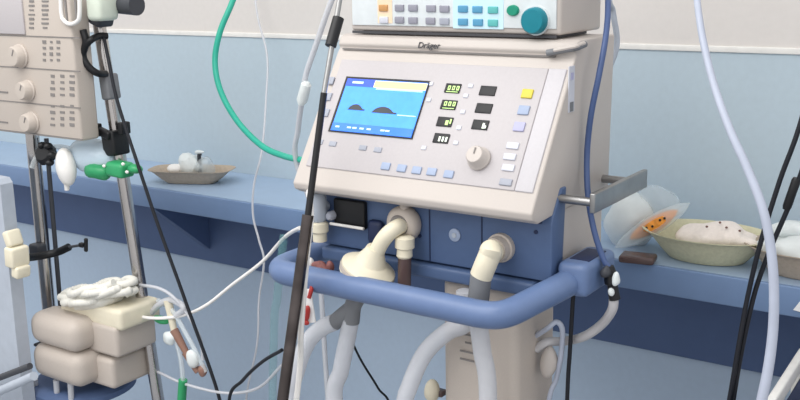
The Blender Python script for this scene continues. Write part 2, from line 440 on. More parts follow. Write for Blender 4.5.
# ------------------------------------------------------------------ gas monitor on top
UY = 1.61; ux0 = at(351, 30, UY).x; ux1 = at(561, 30, UY).x
un = thing('control_unit', ((ux0 + ux1) / 2, 1.68, 1.489), 'cream control unit with coloured keys and teal knob on top of large ventilator', 'control unit')
uz0, uz1 = 1.489, 1.625
MB().box(((ux0 + ux1) / 2, UY + .085, (uz0 + uz1) / 2 + .003), (ux1 - ux0, .17, uz1 - uz0 - .006), BEIGE, bev=.006).build('housing', un)
for x in (ux0 + .03, ux1 - .03): MB().box((x, UY + .08, uz0 + .003), (.03, .12, .006), DGREY).build('foot', un)
MB().box(((ux0 + ux1) / 2 - .002, UY + .001, uz0 + .0035), (ux1 - ux0 - .012, .004, .005), PRINTB).build('gap_shadow_strip', un)  # dark strip painted in for the shade between unit and ventilator
ff = MB().box(((ux0 + ux1) / 2 - .001, UY - .001, (uz0 + uz1) / 2 + .006), (ux1 - ux0 - .014, .004, uz1 - uz0 - .022), UNIT, bev=.001); ffo = ff.build('face_plate', un)
fp = MB(); q = at(385, 10, UY - .003); fp.box((q.x, UY - .0032, q.z), (.034, .001, .05), PATCH_O); fp.build('orange_field', ffo)
fp = MB(); q = at(478, 12, UY - .003); fp.box((q.x, UY - .0032, q.z), (.105, .001, .06), PATCH_B); fp.build('blue_field', ffo)
for px, py, mt in [(383.5, 8, BTN_O), (399.5, 8, BTN_G), (413, 8, BTN_G), (431, 8.5, BTN_G), (444.5, 9, BTN_G), (463, 9, BTN_B), (477.5, 9.5, BTN_B), (493, 10, BTN_T),
                   (384, 20, KEYW), (399.5, 20, BTN_G), (413, 20.5, BTN_G), (430.5, 21, BTN_G), (444.5, 21.5, KEYG), (463, 22, BTN_B), (478, 22.5, BTN_B), (493, 23, BTN_T)]:
    q = at(px, py, UY - .004); MB().box(q, (.0205, .005, .0125), mt, bev=.0015).build('key', un)
q = at(513, 10.5, UY - .004); MB().lathe(q + V((0, .002, 0)), (0, -1, 0), [(0, .0125), (.004, .012), (.006, .010)], GREENB, 24, sx=.8, sy=1, up=(0, 0, 1)).build('oval_button', un)
q = at(536.5, 20.5, UY - .003); g = MB().lathe(q, (0, -1, 0), [(0, .026), (.003, .026)], UNIT, 28); g.build('knob_ring', un)
MB().lathe(q, (0, -1, 0), [(.003, .0235), (.016, .0225), (.019, .020), (.0195, .004)], TEAL, 28).build('dial', un)

# ------------------------------------------------------------------ breathing circuit
# right outlet elbow + hose
el = thing('breathing_hose', OUT, 'white elbow and hose hanging from the right-hand outlet of large ventilator', 'hose', 'breathing hoses below the ventilator')
p1 = OUT + V((-.001, -.006, .0)); 
e1 = at(490, 254, 1.448); e2 = at(485, 266, 1.442); e3 = at(481, 276, 1.440); e4 = at(478, 304, 1.438)
MB().tube([OUT + V((0, .01, 0)), OUT + V((-.001, -.008, .001)), e1 + V((0.002, 0, .006)), e1, e2, e3], .0195, CREAM, seg=20).build('elbow', el)
MB().tube([e3 + (e3 - e4) * .1, e4], .0185, GREY, seg=18).build('cuff', el)
hp = [e4, at(478, 318, 1.442), at(482, 350, 1.455), at(488, 400, 1.46), V((-.84, 1.46, .55)), V((-.83, 1.44, .45))]
MB().tube(hp, .0165, HOSE_C, seg=16, corr=.012, per=.010).build('hose', el)
# arc hose
a0 = at(478, 322, 1.49)
hose('breathing_hose', [V((-.895, 1.49, 1.045)), at(466, 322, 1.495), at(447, 332, 1.49), at(425, 353, 1.47), at(410, 385, 1.45), at(403, 415, 1.44), V((-1.02, 1.42, .55)), V((-.99, 1.40, .42))], .0165, HOSE_C,
     'wide translucent hose arching down and left in front of the beige column', 'hose', seg=16, corr=.012, per=.010)
# filter under valve
fi = thing('breathing_filter', at(366, 270, 1.44), 'cream cone shaped breathing filter hanging from the round valve above blue handle', 'filter')
va = at(400, 226, 1.475)
MB().tube([va + V((0, .01, 0)), at(396, 228, 1.458), at(388, 234, 1.445), at(381, 243, 1.44), at(376, 254, 1.438)], .0148, CREAM, seg=18).build('elbow', fi)
fo = at(376, 248, 1.438); fe = at(361, 288, 1.436); ax = (fe - fo).normalized(); L = (fe - fo).length
MB().lathe(fo, ax, [(0, .017), (.010, .020), (L * .34, .030), (L * .44, .047), (L * .48, .052), (L * .66, .052), (L * .72, .046), (L * .76, .030), (L, .022)], CREAM, 32).build('filter_body', fi, angle=18)
MB().lathe(fo, ax, [(L * .52, .0525), (L * .57, .0535), (L * .62, .0525)], BEIGE2, 32, cap=False).build('seam_ring', fi)
y0 = fe; y1 = at(351, 322, 1.437)
MB().tube([fe - ax * .006, fe + ax * .02, at(353, 306, 1.437), y1], .0165, GREY, seg=18).build('y_piece', fi)
MB().tube([at(352, 308, 1.437), at(342, 316, 1.432), at(334, 323, 1.428)], .0155, GREY, seg=18).build('y_branch', fi)
hose('breathing_hose', [at(335, 322, 1.428), at(322, 328, 1.425), at(308, 342, 1.42), at(297, 370, 1.41), at(291, 410, 1.40), V((-1.20, 1.40, .55)), V((-1.19, 1.39, .4))], .0165, HOSE_C,
     'translucent hose curving left from the grey cuff towards the chrome pole', 'hose', seg=16, corr=.012, per=.010)
hose('breathing_hose', [y1 + V((0, 0, .006)), at(347, 340, 1.437), at(341, 370, 1.435), at(335, 405, 1.43), V((-1.10, 1.42, .55)), V((-1.09, 1.41, .4))], .0165, HOSE_C,
     'translucent hose hanging straight down below the grey cuff under blue handle', 'hose', seg=16, corr=.012, per=.010)
# water trap
wt = thing('water_trap', at(404, 295, 1.46), 'smoky brown tube with cream cap beside the cone filter', 'water trap')
q = at(405, 242, 1.465); q2 = at(404, 300, 1.462)
MB().lathe(q + V((0, 0, .012)), q2 - q, [(0, .012), (.004, .018), (.022, .018), (.025, .014), (.038, .015), (.042, .012)], CREAM, 22).build('cap', wt)
MB().lathe(q, q2 - q, [(.028, .0125), ((q2 - q).length - .004, .0125), ((q2 - q).length, .009)], BROWN, 18).build('tube_body', wt)
# red & brown bits left of the filter
rd = thing('tubing_clip', at(318, 285, 1.42), 'small reddish brown and white clip on the blue handle at its left', 'clip')
q = at(320, 270, 1.45)
MB().ball(q, (.02, .012, .018), RUST, lump=.35, ls=60).build('clip_body', rd)
MB().ball(at(310, 265, 1.452), (.008, .008, .016), WHITE, lump=.2, ls=60).build('clip_tab', rd)
MB().ball(at(330, 267, 1.452), (.008, .008, .013), RUST, lump=.2, ls=60).build('clip_tab', rd)
rt = thing('red_tag', at(308, 325, 1.36), 'red and white tag hanging under the left end of the blue handle', 'tag')
q = at(308, 306, 1.365)
MB().box(q, (.022, .006, .065), PAPER, rot=Ry(-8) @ Rz(20), bev=.002).build('tag_card', rt)
MB().ball(at(307, 313, 1.358), (.008, .005, .018), RED, rot=Ry(10), lump=.3, ls=60).build('red_mark', rt)
MB().ball(at(305, 322, 1.358), (.010, .004, .006), RED, lump=.3, ls=60).build('red_mark', rt)
MB().tube([at(309, 298, 1.362), at(311, 291, 1.365), at(312, 286, 1.372)], .004, RED, seg=8).build('loop', rt)

# ------------------------------------------------------------------ leaning pole by the ventilator
pk = -1.14 / 1.28
def polept(px, py): return atx(px, py, -1.14)
pt, pb = polept(343, -10), polept(287, 385)
dirp = (pb - pt).normalized(); foot = pt + dirp * ((pt.z - .05) / -dirp.z); top = pt - dirp * .12
po = thing('drip_pole', (foot.x, foot.y, 0), 'chrome pole with painted dark reflections leaning in front of the left edge of large ventilator', 'pole')
mid = polept(308, 215)
MB().cyl(mid, foot, .0105, mat('chrome_dark_reflections', (84, 78, 77), .2, 1, scale=14, var=.5)).build('lower_tube', po)  # dark mottled colour imitates reflections in the chrome
MB().cyl(top, polept(324, 93), .005, STEEL).build('upper_rod', po)
MB().cyl(polept(324, 93), mid, .0062, BLACK).build('middle_rod', po)
MB().cyl(polept(338.5, 18), polept(330.5, 46), .0105, BLACK).build('sleeve', po)
MB().lathe((foot.x, foot.y, .01), (0, 0, 1), [(0, .16), (.02, .155), (.035, .05), (.06, .03)], DGREY, 32).build('base', po)
hose('white_tube', [V((-1.225, 1.47, 1.195)), at(309, 192, 1.44), polept(311, 215), polept(307, 255), polept(301, 330), polept(296.5, 400), V((-1.10, 1.12, .4)), V((-1.08, 1.0, .012))], .0055, WHITE,
     'thin white tube running down along the lower half of dark leaning pole', seg=12)
hose('clear_drip_line', [at(336, -10, 1.75), at(328, 10, 1.75), at(316, 45, 1.75), at(306, 75, 1.75), at(302, 100, 1.76), at(298, 130, 1.78), at(296, 160, 1.80), V((-1.52, 1.83, 1.0)), V((-1.52, 1.85, .6)), V((-1.5, 1.85, .01))], .0065, HOSE_C,
     'clear line hanging behind the leaning pole beside the ventilator corner', seg=10)
one('drip_chamber', MB().lathe(at(307, 82, 1.744), at(300, 108, 1.744) - at(307, 82, 1.744), [(0, .006), (.006, .012), (.045, .013), (.056, .007)], MILK, 18),
    'clear drip chamber on line left of the ventilator top corner', 'drip chamber')

# ------------------------------------------------------------------ left chrome pole
p1t, p1b = at(94, -8, 1.62), at(159, 405, 1.62)
d1 = (p1b - p1t).normalized()
def P1(py): return at(95 + 63 * py / 400, py, 1.62)
f1 = p1t + d1 * ((p1t.z - .10) / -d1.z)
lp_ = thing('drip_stand', (f1.x, f1.y, 0), 'tall shiny chrome pole stand on the left beside the beige knob unit', 'stand')
MB().cyl(p1t - d1 * .10, f1, .0155, CHROME, seg=20).build('pole', lp_)
MB().lathe((f1.x, f1.y, .06), (0, 0, 1), [(0, .05), (.03, .05), (.05, .025)], DGREY, 24).build('hub', lp_)
for k in range(5):
    a = math.radians(72 * k + 20); ex = V((f1.x + .19 * math.cos(a), f1.y + .19 * math.sin(a), .075))
    MB().tube([V((f1.x, f1.y, .08)), ex], .014, STEEL, seg=10).build('foot', lp_)
    co = MB().cyl(ex + V((0, 0, .0)), ex + V((0, 0, -.03)), .008, DGREY).build('caster', lp_)
    MB().cyl(ex + V((-.01, 0, -.048)), ex + V((.01, 0, -.048)), .027, BLACK).build('wheel', co)
# clamps
q = P1(86) + V((.012, -.006, 0)); MB().box(q, (.03, .04, .062), GREY, rot=Ry(-6), bev=.006).build('pole_sleeve', lp_)
q = P1(4)
tc_ = thing('pole_clamp', at(112, 6, 1.6), 'dark grey clamp at the top of the tall chrome pole', 'clamp')
MB().box(at(102, 14, 1.60), (.04, .05, .055), DGREY, rot=Ry(20), bev=.008).build('clamp_body', tc_)
MB().cyl(at(108, 6, 1.60), at(120, 4, 1.60), .012, BLACK).build('screw', tc_)
MB().cyl(at(119, 5, 1.60), at(137, 5, 1.60), .02, DGREY, r2=.024).build('clamp_knob', tc_)
# black strap hook
st = MB(); st.tube([at(83, 30, 1.55), at(86, 42, 1.55), at(83, 55, 1.55), at(88, 66, 1.555), at(97, 73, 1.57), at(106, 74, 1.60)], .0085, BLACK, seg=12)
st.tube([at(85, 46, 1.55), at(91, 40, 1.555), at(99, 36, 1.58), at(107, 36, 1.60)], .008, BLACK, seg=12)
one('strap_loop', st, 'black loop handle joining beige knob unit and chrome pole', 'strap')
# black clamp lower
bc = thing('pole_clamp', P1(140), 'chunky black clamp with lever on chrome pole above the green clip', 'clamp')
MB().box(P1(142) + V((0, -.006, 0)), (.045, .05, .062), BLACK, rot=Ry(-6), bev=.006).build('clamp_body', bc)
MB().box(at(104, 133, 1.59), (.05, .018, .02), BLACK, rot=Ry(15), bev=.005).build('lever', bc)
MB().box(at(98, 130, 1.59), (.012, .02, .032), BLACK, bev=.004).build('lever_tip', bc)
MB().box(at(124, 128, 1.61), (.016, .03, .03), BLACK, bev=.004).build('jaw', bc)
# green clip
gc = thing('green_clip', at(112, 170, 1.58), 'bright green plastic clip on the chrome pole under the black clamp', 'clip')
MB().ball(at(97, 171, 1.575), (.042, .022, .022), GREENC, rot=Ry(4), lump=.2, ls=50).build('jaw', gc)
MB().box(at(120, 169, 1.58), (.06, .045, .036), GREENC, rot=Ry(3), bev=.009).build('clip_body', gc)
MB().ball(at(135, 169, 1.585), (.022, .016, .012), GREENC, lump=.15, ls=50).build('lever', gc)
for q_ in [(104, 166), (123, 164), (127, 172)]: MB().ball(at(q_[0], q_[1], 1.555), (.005, .004, .004), WHITE, nu=10, nv=6).build('rivet', gc)

# ------------------------------------------------------------------ beige knob unit
KY = 1.52
kx1 = at(76, 80, KY).x; kx0 = kx1 - .46; kz0 = at(60, 139, KY).z; kz1 = 1.64
ku = thing('knob_ventilator', (kx1 - .2, KY + .06, kz0), 'beige medical unit with three round knobs at the upper left', 'medical unit')
KD = .055
MB().box(((kx0 + kx1) / 2, KY + KD / 2, (kz0 + kz1) / 2), (kx1 - kx0, KD, kz1 - kz0), BEIGE2, bev=.007).build('housing', ku)
def kat(px, py, o=0): return at(px, py, KY - o)
def kline(px0, px1, py, th, mt, name='seam'):
    a, b_ = kat(px0, py), kat(px1, py); z = (a.z + b_.z) / 2
    return MB().box(((a.x + b_.x) / 2, KY - .0005, z), (b_.x - a.x, .002, th), mt).build(name, ku)
for a in [(-20, 80, 36), (-20, 80, 68), (-20, 80, 103), (-20, 82, 133)]: kline(a[0], a[1], a[2], .0025, PRINT)
q = kat(8, 15); MB().box((kat(-10, 15).x, KY - .002, kat(0, 12).z), (kat(21, 15).x - kat(-45, 15).x, .006, .105), PANEL, bev=.002).build('blank_panel', ku)
for px, py, r in [(21, 56, .027), (29, 90, .024), (33, 122, .0245)]:
    q = kat(px, py); ko = MB().lathe(q, (0, -1, 0), [(-.001, r * 1.08), (.004, r * 1.1), (.006, r), (.022, r * .92), (.026, r * .8), (.0265, .003)], BEIGE2, 28).build('round_knob', ku)
    MB().box(q + V((r * .2, -.0268, r * .35)), (.003, .0012, r * .6), PRINT, rot=Ry(25)).build('pointer', ko)
def prints(px0, px1, py0, py1, rows, cols, mt, seed):
    rnd = random.Random(seed); g = MB()
    for r in range(rows):
        for c_ in range(cols):
            px = px0 + (px1 - px0) * (c_ + .5) / cols; py = py0 + (py1 - py0) * (r + .5) / rows
            w = (px1 - px0) / cols / 440 * .95 * rnd.uniform(.5, .85); hh = (py1 - py0) / rows / 440 * rnd.uniform(.35, .6)
            g.box(kat(px, py) + V((0, -.0004, 0)), (w * 1.1, .0015, hh), mt)
    g.build('printed_scale', ku, False)
prints(25, 52, -1, 30, 7, 2, PRINT, 1); prints(41, 62, 39, 63, 4, 3, PRINT, 2); prints(48, 77, 73, 98, 4, 3, PRINT, 3); prints(48, 77, 103, 128, 4, 3, PRINT, 4)
for a in ((0, 92), (0, 122)): kline(-2, 8, a[1], .004, PRINT, 'slot')
g = MB(); fr = [kat(62, -8), kat(63, 14), kat(66, 21), kat(72, 24), kat(79, 21), kat(81, 14), kat(81, -8)]
g.tube([p + V((0, -.004, 0)) for p in fr], .005, WHITE, seg=10); g.build('gauge_frame', ku)
g = MB(); g.box(kat(66, 5) + V((0, -.001, 0)), (.006, .003, .07), PRINT); g.box(kat(76, 5) + V((0, -.001, 0)), (.006, .003, .07), PRINT); g.build('gauge_scale', ku)
MB().box(kat(88, 6) + V((.0, .04, .0)), (.05, .06, .07), mat('pale_green_plastic', (206, 214, 200), .5), bev=.012).build('side_module', ku)
# its stand
sx = at(36, 200, 1.57)
kt, kb = at(33, 141, 1.565), at(50, 320, 1.565); dk = (kb - kt).normalized(); kt = V((kt.x, kt.y, kz0)); kf = kt + dk * ((kt.z - .06) / -dk.z)
ks = thing('unit_stand', (kf.x, kf.y, 0), 'grey steel post stand carrying the beige unit with three knobs', 'stand')
MB().cyl(kt, kf, .017, CHROME).build('post', ks)
MB().cyl(kt + V((.028, 0.02, -.02)), kf + V((.02, .02, .2)), .006, DGREY).build('guide_rod', ks)
MB().lathe((kf.x, kf.y, .005), (0, 0, 1), [(0, .09), (.025, .085), (.04, .05), (.06, .03)], DGREY, 32).build('base', ks)
# black knob, mask, bag
bk = MB().lathe(at(50, 155, 1.55), at(44, 153, 1.53) - at(50, 155, 1.55), [(0, .012), (.006, .026), (.022, .028), (.03, .02)], BLACK, 12)
for k in range(6):
    a = k * math.pi / 3; q = at(46, 154, 1.53) + V((.024 * math.cos(a), 0, .024 * math.sin(a))); bk.ball(q, (.009, .012, .009), BLACK, nu=10, nv=6)
bk.build('clamp_knob', ks)
rs = thing('resuscitator_bag', at(85, 165, 1.57), 'pale clear resuscitator bag with white oval end below the beige unit', 'resuscitator')
bo = MB().ball(at(93, 156, 1.60), (.075, .045, .045), CLEARB, rot=Ry(6), lump=.08, ls=15).build('bag', rs)
MB().ball(at(66, 167, 1.545), (.029, .022, .048), WHITE, rot=Ry(-6)).build('oval_end', rs)
MB().cyl(at(67, 182, 1.545), at(67, 190, 1.545), .008, WHITE, r2=.006).build('port', rs)
MB().tube([at(32, 168, 1.55), at(36, 158, 1.56), at(46, 149, 1.575), at(60, 147, 1.585), at(75, 150, 1.595)], .007, HOSE_V, seg=10).build('oxygen_tube', rs)

# ------------------------------------------------------------------ pale panel at far left, clamp and rails
LY = 1.40
lpn = thing('end_panel', at(5, 300, LY), 'pale grey upright panel at the left edge of the photo', 'panel')
lpn.location.z = 0; lpn['_b'] = list(lpn.location)
A = at(0, 185, LY); B = at(17, 345, LY); C_ = at(25, 400, LY); dd = (B - A); Fz = A + dd * ((A.z) / -dd.z) 
poly = [A + V((-.35, 0, .02)), A + V((-.01, 0, .012)), A, B, V((B.x + (B.x - A.x) * .2, LY, .0)), V((A.x - .35, LY, .0))]
MB().slab(poly, (0, 1, 0), .035, LGREY).build('panel_board', lpn)
ra_ = [(-30, 401), (35, 372)]
MB().cyl(at(-30, 404, 1.35), at(34, 376, 1.35), .011, LGREY).build('rail', lpn)
MB().cyl(at(-30, 389, 1.36), at(30, 366, 1.36), .008, DGREY).build('rail', lpn)
cc_ = thing('cream_clamp', at(15, 275, 1.39), 'cream clamp on the edge of the pale grey panel', 'clamp')
MB().box(at(17, 256, 1.40), (.034, .05, .05), CREAM, rot=Ry(4), bev=.006).build('clamp_body', cc_)
MB().box(at(13, 238, 1.40), (.022, .04, .04), CREAM, rot=Ry(-20), bev=.006).build('upper_jaw', cc_)
MB().box(at(21, 271, 1.40), (.026, .04, .03), CREAM, rot=Ry(10), bev=.006).build('lower_jaw', cc_)
ba = thing('wing_clamp', at(45, 254, 1.54), 'black clamp arm with wing screw on the grey post', 'clamp')
MB().tube([at(24, 258, 1.46), at(33, 257, 1.50), at(45, 255, 1.535), at(58, 252, 1.56), at(69, 247, 1.57)], .010, BLACK, seg=12).build('arm', ba)
MB().box(at(38, 250, 1.545), (.04, .03, .035), DGREY, bev=.006).build('grip', ba)
MB().cyl(at(69, 247, 1.57), at(82, 245, 1.57), .0035, DGREY).build('screw', ba)
MB().box(at(86, 245, 1.57), (.01, .008, .036), BLACK, rot=Ry(8), bev=.003).build('wing', ba)
MB().box(at(82, 245, 1.57), (.016, .012, .012), BLACK, bev=.003).build('wing_hub', ba)

# ------------------------------------------------------------------ beige rounded unit lower left
HY = 1.50
hu = thing('humidifier', at(75, 384, HY), 'beige rounded twin cap unit low at the left on dark blue base', 'humidifier')
def capsule(px0, px1, py0, py1, y, dep, mt, bev=.02):
    a, c_ = at(px0, (py0 + py1) / 2, y), at(px1, (py0 + py1) / 2, y); z0 = at((px0 + px1) / 2, py1, y).z; z1 = at((px0 + px1) / 2, py0, y).z
    return MB().box(((a.x + c_.x) / 2, y + dep / 2, (z0 + z1) / 2), (c_.x - a.x, dep, z1 - z0), mt, bev=min(bev, (z1 - z0) / 2.05, dep / 2.05), seg=5)
capsule(68, 116, 322, 352, HY + .005, .13, BEIGE2, .012).build('upper_body', hu)
capsule(66, 112, 354, 383, HY + .005, .13, BEIGE2, .014).build('lower_body', hu)
capsule(60, 120, 304, 324, HY + .01, .13, CREAM, .012).build('lid', hu)
capsule(27, 73, 319, 350, HY - .055, .10, BEIGE2, .032).build('upper_cap', hu)
capsule(30, 77, 351, 384, HY - .055, .10, BEIGE2, .032).build('lower_cap', hu)
capsule(70, 78, 326, 349, HY - .002, .05, BLACK, .008).build('seal', hu); capsule(73, 80, 355, 378, HY - .002, .05, BLACK, .008).build('seal', hu)
capsule(34, 70, 349.3, 352, HY - .03, .06, PRINTB, .002).build('seam', hu)
MB().tube([at(118, 330, 1.56), at(128, 326, 1.57), at(139, 318, 1.585)], .017, BEIGE2, seg=14).build('mount_arm', hu)
# blue base
bb = thing('equipment_table', at(85, 395, 1.55), 'dark blue rounded base table under the beige twin cap unit', 'base')
bb.location.z = 0; bb['_b'] = list(bb.location)
bzt = at(75, 384.5, HY + .02).z; bq = at(88, 392, 1.58)
MB().lathe((bq.x, 1.57, bzt - .035), (0, 0, 1), [(0, .12), (.008, .135), (.022, .135), (.033, .122), (.034, .1)], SH_dark, 40, sx=1.0, sy=1.0, up=(1, 0, 0)).build('table_top', bb)
MB().cyl((bq.x, 1.57, bzt - .034), (bq.x, 1.57, .03), .025, STEEL).build('column', bb)
MB().lathe((bq.x, 1.57, .001), (0, 0, 1), [(0, .09), (.02, .08), (.035, .04)], DGREY, 32).build('foot', bb)
for q_ in [(35, 1.465), (56, 1.465), (70, 1.47)]:
    hose('drain_tube', [at(q_[0], 380, q_[1]), at(q_[0] + 1, 392, q_[1]), at(q_[0] + 2, 410, q_[1]), V((at(q_[0] + 3, 410, q_[1]).x, q_[1], .45)), V((at(q_[0] + 3, 410, q_[1]).x, q_[1] - .02, .008))], .0075, HOSE_C,
         {35: 'leftmost clear tube under the beige twin cap unit', 56: 'middle clear tube under the beige twin cap unit', 70: 'rightmost clear tube under the beige twin cap unit'}[q_[0]], seg=10)
# coil of white tubing on top
g = MB()
zt = at(90, 304, HY + .06).z
ctr = at(95, 306, HY + .05); pts = []
for k in range(64):
    a = k * 2 * math.pi / 16; rr = .098 + .016 * math.sin(k * 1.7); 
    pts.append(V((ctr.x + .015 + rr * 1.05 * math.cos(a), ctr.y + .6 * rr * math.sin(a), ctr.z + .022 + .009 * (k / 16) + .004 * math.sin(k * 2.3) + .30 * rr * math.cos(a))))
g.tube(pts, .0095, mat('soft_white_tubing', (224, 222, 214), .5), seg=10, sub=4, corr=.08, per=.008)
g.ball(ctr + V((.015, 0, .018)), (.095, .055, .022), MATS['soft_white_tubing'], rot=Ry(-17), lump=.3, ls=30)
one('tubing_coil', g, 'coil of whitish corrugated tubing lying on top of beige twin cap unit', 'tubing')
# white loops at pole and amber connector cluster
hose('white_lead', [at(122, 300, 1.60), at(130, 312, 1.585), at(150, 318, 1.58), at(180, 316, 1.60), at(205, 306, 1.62), at(232, 285, 1.63), at(262, 262, 1.62), at(282, 240, 1.58), at(292, 232, 1.50), at(300, 228, 1.44)], .0042, WHITE,
     'white lead sweeping from chrome pole up to the leaning pole', 'lead', seg=10)
hose('white_lead', [at(140, 285, 1.60), at(158, 288, 1.59), at(172, 296, 1.59), at(186, 312, 1.60), at(200, 338, 1.6), at(203, 360, 1.6)], .004, HOSE_C,
     'short translucent lead curling right of the chrome pole', 'lead', seg=10)
cl = thing('tubing_connector', at(180, 350, 1.60), 'cluster of clear tubing with amber connectors right of chrome pole', 'connector')
for i, (a, c_) in enumerate([((168, 300), (174, 330)), ((174, 330), (186, 352)), ((186, 352), (198, 372))]):
    MB().cyl(at(a[0], a[1], 1.60), at(c_[0], c_[1], 1.60), .011, AMBER if i else CREAM, r2=.008).build('connector', cl)
MB().ball(at(170, 338, 1.595), (.02, .012, .018), MILK, lump=.4, ls=50).build('clear_cap', cl)
MB().ball(at(193, 358, 1.595), (.016, .012, .02), MILK, lump=.4, ls=50).build('clear_cap', cl)
MB().ball(at(203, 371, 1.6), (.014, .012, .014), AMBER, lump=.4, ls=50).build('clear_cap', cl)
MB().tube([at(158, 300, 1.61), at(172, 310, 1.60), at(184, 330, 1.6), at(196, 352, 1.6), at(206, 372, 1.6)], .006, HOSE_V, seg=10).build('clear_tube', cl)
MB().tube([at(152, 312, 1.61), at(160, 304, 1.6), at(172, 300, 1.6), at(184, 308, 1.6), at(176, 316, 1.6)], .008, HOSE_C, seg=10).build('clear_tube', cl)
gn = MB().ball(at(161, 320, 1.60), (.026, .012, .010), GREENC, rot=Ry(5), lump=.2, ls=50)
one('green_connector', gn, 'small dark green connector beside chrome pole below the white lead', 'connector')
gt = MB().cyl(at(183, 380, 1.6), at(181, 410, 1.6), .011, GREENC); gt.tube([at(181, 408, 1.6), V((-1.78, 1.6, .4)), V((-1.77, 1.58, .012))], .007, HOSE_C, seg=10)
gt.tube([at(176, 340, 1.6), at(181, 360, 1.6), at(183, 381, 1.6)], .006, HOSE_V, seg=8)
one('green_ended_tube', gt, 'green ended clear tube at the bottom right of chrome pole', 'tube')
hose('thin_white_line', [at(158, 372, 1.62), at(185, 384, 1.60), at(225, 393, 1.58), at(258, 388, 1.56), at(282, 365, 1.52)], .0035, HOSE_C,
     'thin pale line sagging low between chrome pole and leaning pole', 'line', seg=8)

# ------------------------------------------------------------------ cables and hoses hanging
hose('black_cable', [at(104, 38, 1.59), at(109, 62, 1.585), at(116, 96, 1.58), at(127, 132, 1.58), at(139, 168, 1.58), at(158, 225, 1.585), at(185, 300, 1.59), at(221, 405, 1.59), V((-1.66, 1.59, .5)), V((-1.62, 1.58, .01))], 0.0042, CABLE,
     'long black cable slanting down right of the chrome pole', 'cable', seg=10)
hose('black_cable', [at(282, 350, 1.50), at(262, 362, 1.52), at(243, 380, 1.54), at(229, 402, 1.55), V((-1.56, 1.55, .45)), V((-1.55, 1.55, .01))], 0.0040, CABLE,
     'short black cable curving down left from the foot of leaning pole', 'cable', seg=10)
hose('green_hose', [V((-2.24, YW - .012, 1.93)), V((-2.18, 2.20, 1.9)), at(246, -40, 2.06), at(233, 0, 1.98), at(220, 32, 1.94), at(215, 62, 1.92), at(221, 92, 1.9), at(238, 122, 1.88), at(262, 146, 1.86), at(284, 156, 1.84), at(302, 160, 1.80), at(325, 165, 1.775)], .0078, HOSE_G,
     'green hose looping down from above to the left side of large ventilator', 'hose', seg=12)
hose('thin_white_line', [V((-2.10, YW - .012, 1.70)), V((-2.06, 2.25, 1.5)), at(267, 55, 2.2), at(266, 100, 2.12), at(262, 150, 1.99), at(254, 185, 1.96), at(253, 215, 1.95), at(259, 240, 1.94), at(264, 262, 1.93), at(259, 300, 1.92), at(257, 345, 1.9), V((-1.86, 1.9, .4)), V((-1.86, 1.9, .01))], 0.0030, HOSE_C,
     'thin white line hanging down over the shelf front left of leaning pole', 'line', seg=8)
hose('green_strip_tube', [at(284, 235, 1.56), at(280, 270, 1.55), at(277, 300, 1.55), at(274, 330, 1.55), V((-1.44, 1.55, .5)), V((-1.43, 1.55, .01))], .009, mat('pale_teal_tube', (120, 176, 178), .3, alpha=.22),
     'pale teal tube hanging just left of the leaning pole', seg=10)
hose('blue_hose', [V((-.98, YW - .012, 1.95)), V((-.95, 2.2, 1.93)), at(606, -60, 1.9), at(608, 0, 1.72), at(606, 35, 1.66), at(599, 75, 1.63), at(591, 115, 1.62), at(587, 155, 1.62), at(588, 195, 1.60), at(594, 230, 1.58), at(603, 258, 1.575), at(609, 268, 1.575)], .0054, HOSE_B,
     'long blue hose hanging down past the right side of large ventilator', 'hose', seg=12)
hose('grey_hose', [V((-.93, YW - .012, 1.93)), V((-.90, 2.2, 1.9)), at(610, -20, 1.95), at(613, 12, 1.95), at(617, 42, 1.95), at(610, 66, 1.93), at(596, 90, 1.90), at(580, 120, 1.88), V((-.86, 1.86, 1.25)), V((-.88, 1.76, 1.22))], .006, LGREY,
     'short grey hose hanging behind the blue hose beside the ventilator', 'hose', seg=10)
cn = thing('hose_coupling', at(613, 298, 1.58), 'black and clear coupling where blue hose meets the white curved tube', 'coupling')
MB().lathe(at(609, 266, 1.575), at(615, 300, 1.575) - at(609, 266, 1.575), [(0, .008), (.012, .011), (.03, .013), (.034, .009), (.06, .010)], BLACK, 16).build('coupling_body', cn)
MB().ball(at(616, 280, 1.56), (.008, .008, .014), MILK, lump=.4, ls=60).build('clear_clip', cn)
MB().ball(at(606, 272, 1.56), (.009, .008, .012), DGREY, lump=.4, ls=60).build('clear_clip', cn)
MB().ball(at(611, 292, 1.56), (.006, .006, .008), MILK, lump=.4, ls=60).build('clear_clip', cn)
hose('white_tube', [at(614, 296, 1.575), at(612, 310, 1.58), at(602, 324, 1.60), at(585, 336, 1.61), at(566, 341, 1.63), at(548, 342, 1.605), V((-.807, 1.60, .915))], .0085, mat('grey_white_tube', (196, 194, 196), .4),
     'thick white tube curving from coupling to the beige column', seg=12)
hose('white_tube', [V((-.809, 1.60, .94)), at(548, 328, 1.58), at(556, 322, 1.585), at(562, 328, 1.59), at(562, 345, 1.60), at(560, 362, 1.60), at(556, 380, 1.61), at(549, 400, 1.61), V((-.806, 1.62, .66))], .005, HOSE_W,
     'thin white tube looping out of the side of the beige column', seg=10)
one('white_connector', MB().ball(at(549, 362, 1.60), (.016, .014, .03), BEIGE, rot=Ry(8), lump=.2, ls=40), 'cream lump shaped connector on right side of the beige column', 'connector')
one('column_tap', MB().ball(at(432, 391, 1.56), (.016, .016, .022), CREAM, lump=.2, ls=40).box(at(438, 392, 1.57), (.03, .02, .012), BROWN, bev=.003), 'small cream and brown tap on left side of beige column', 'tap')
hose('black_cable', [at(575, 286, 1.60), at(573, 300, 1.60), at(570, 350, 1.60), at(567, 405, 1.60), V((at(566, 440, 1.60).x, 1.60, .5)), V((at(566, 440, 1.60).x, 1.60, .01))], 0.0040, CABLE,
     'black cable hanging straight down from blue handle end beside beige column', 'cable', seg=10)
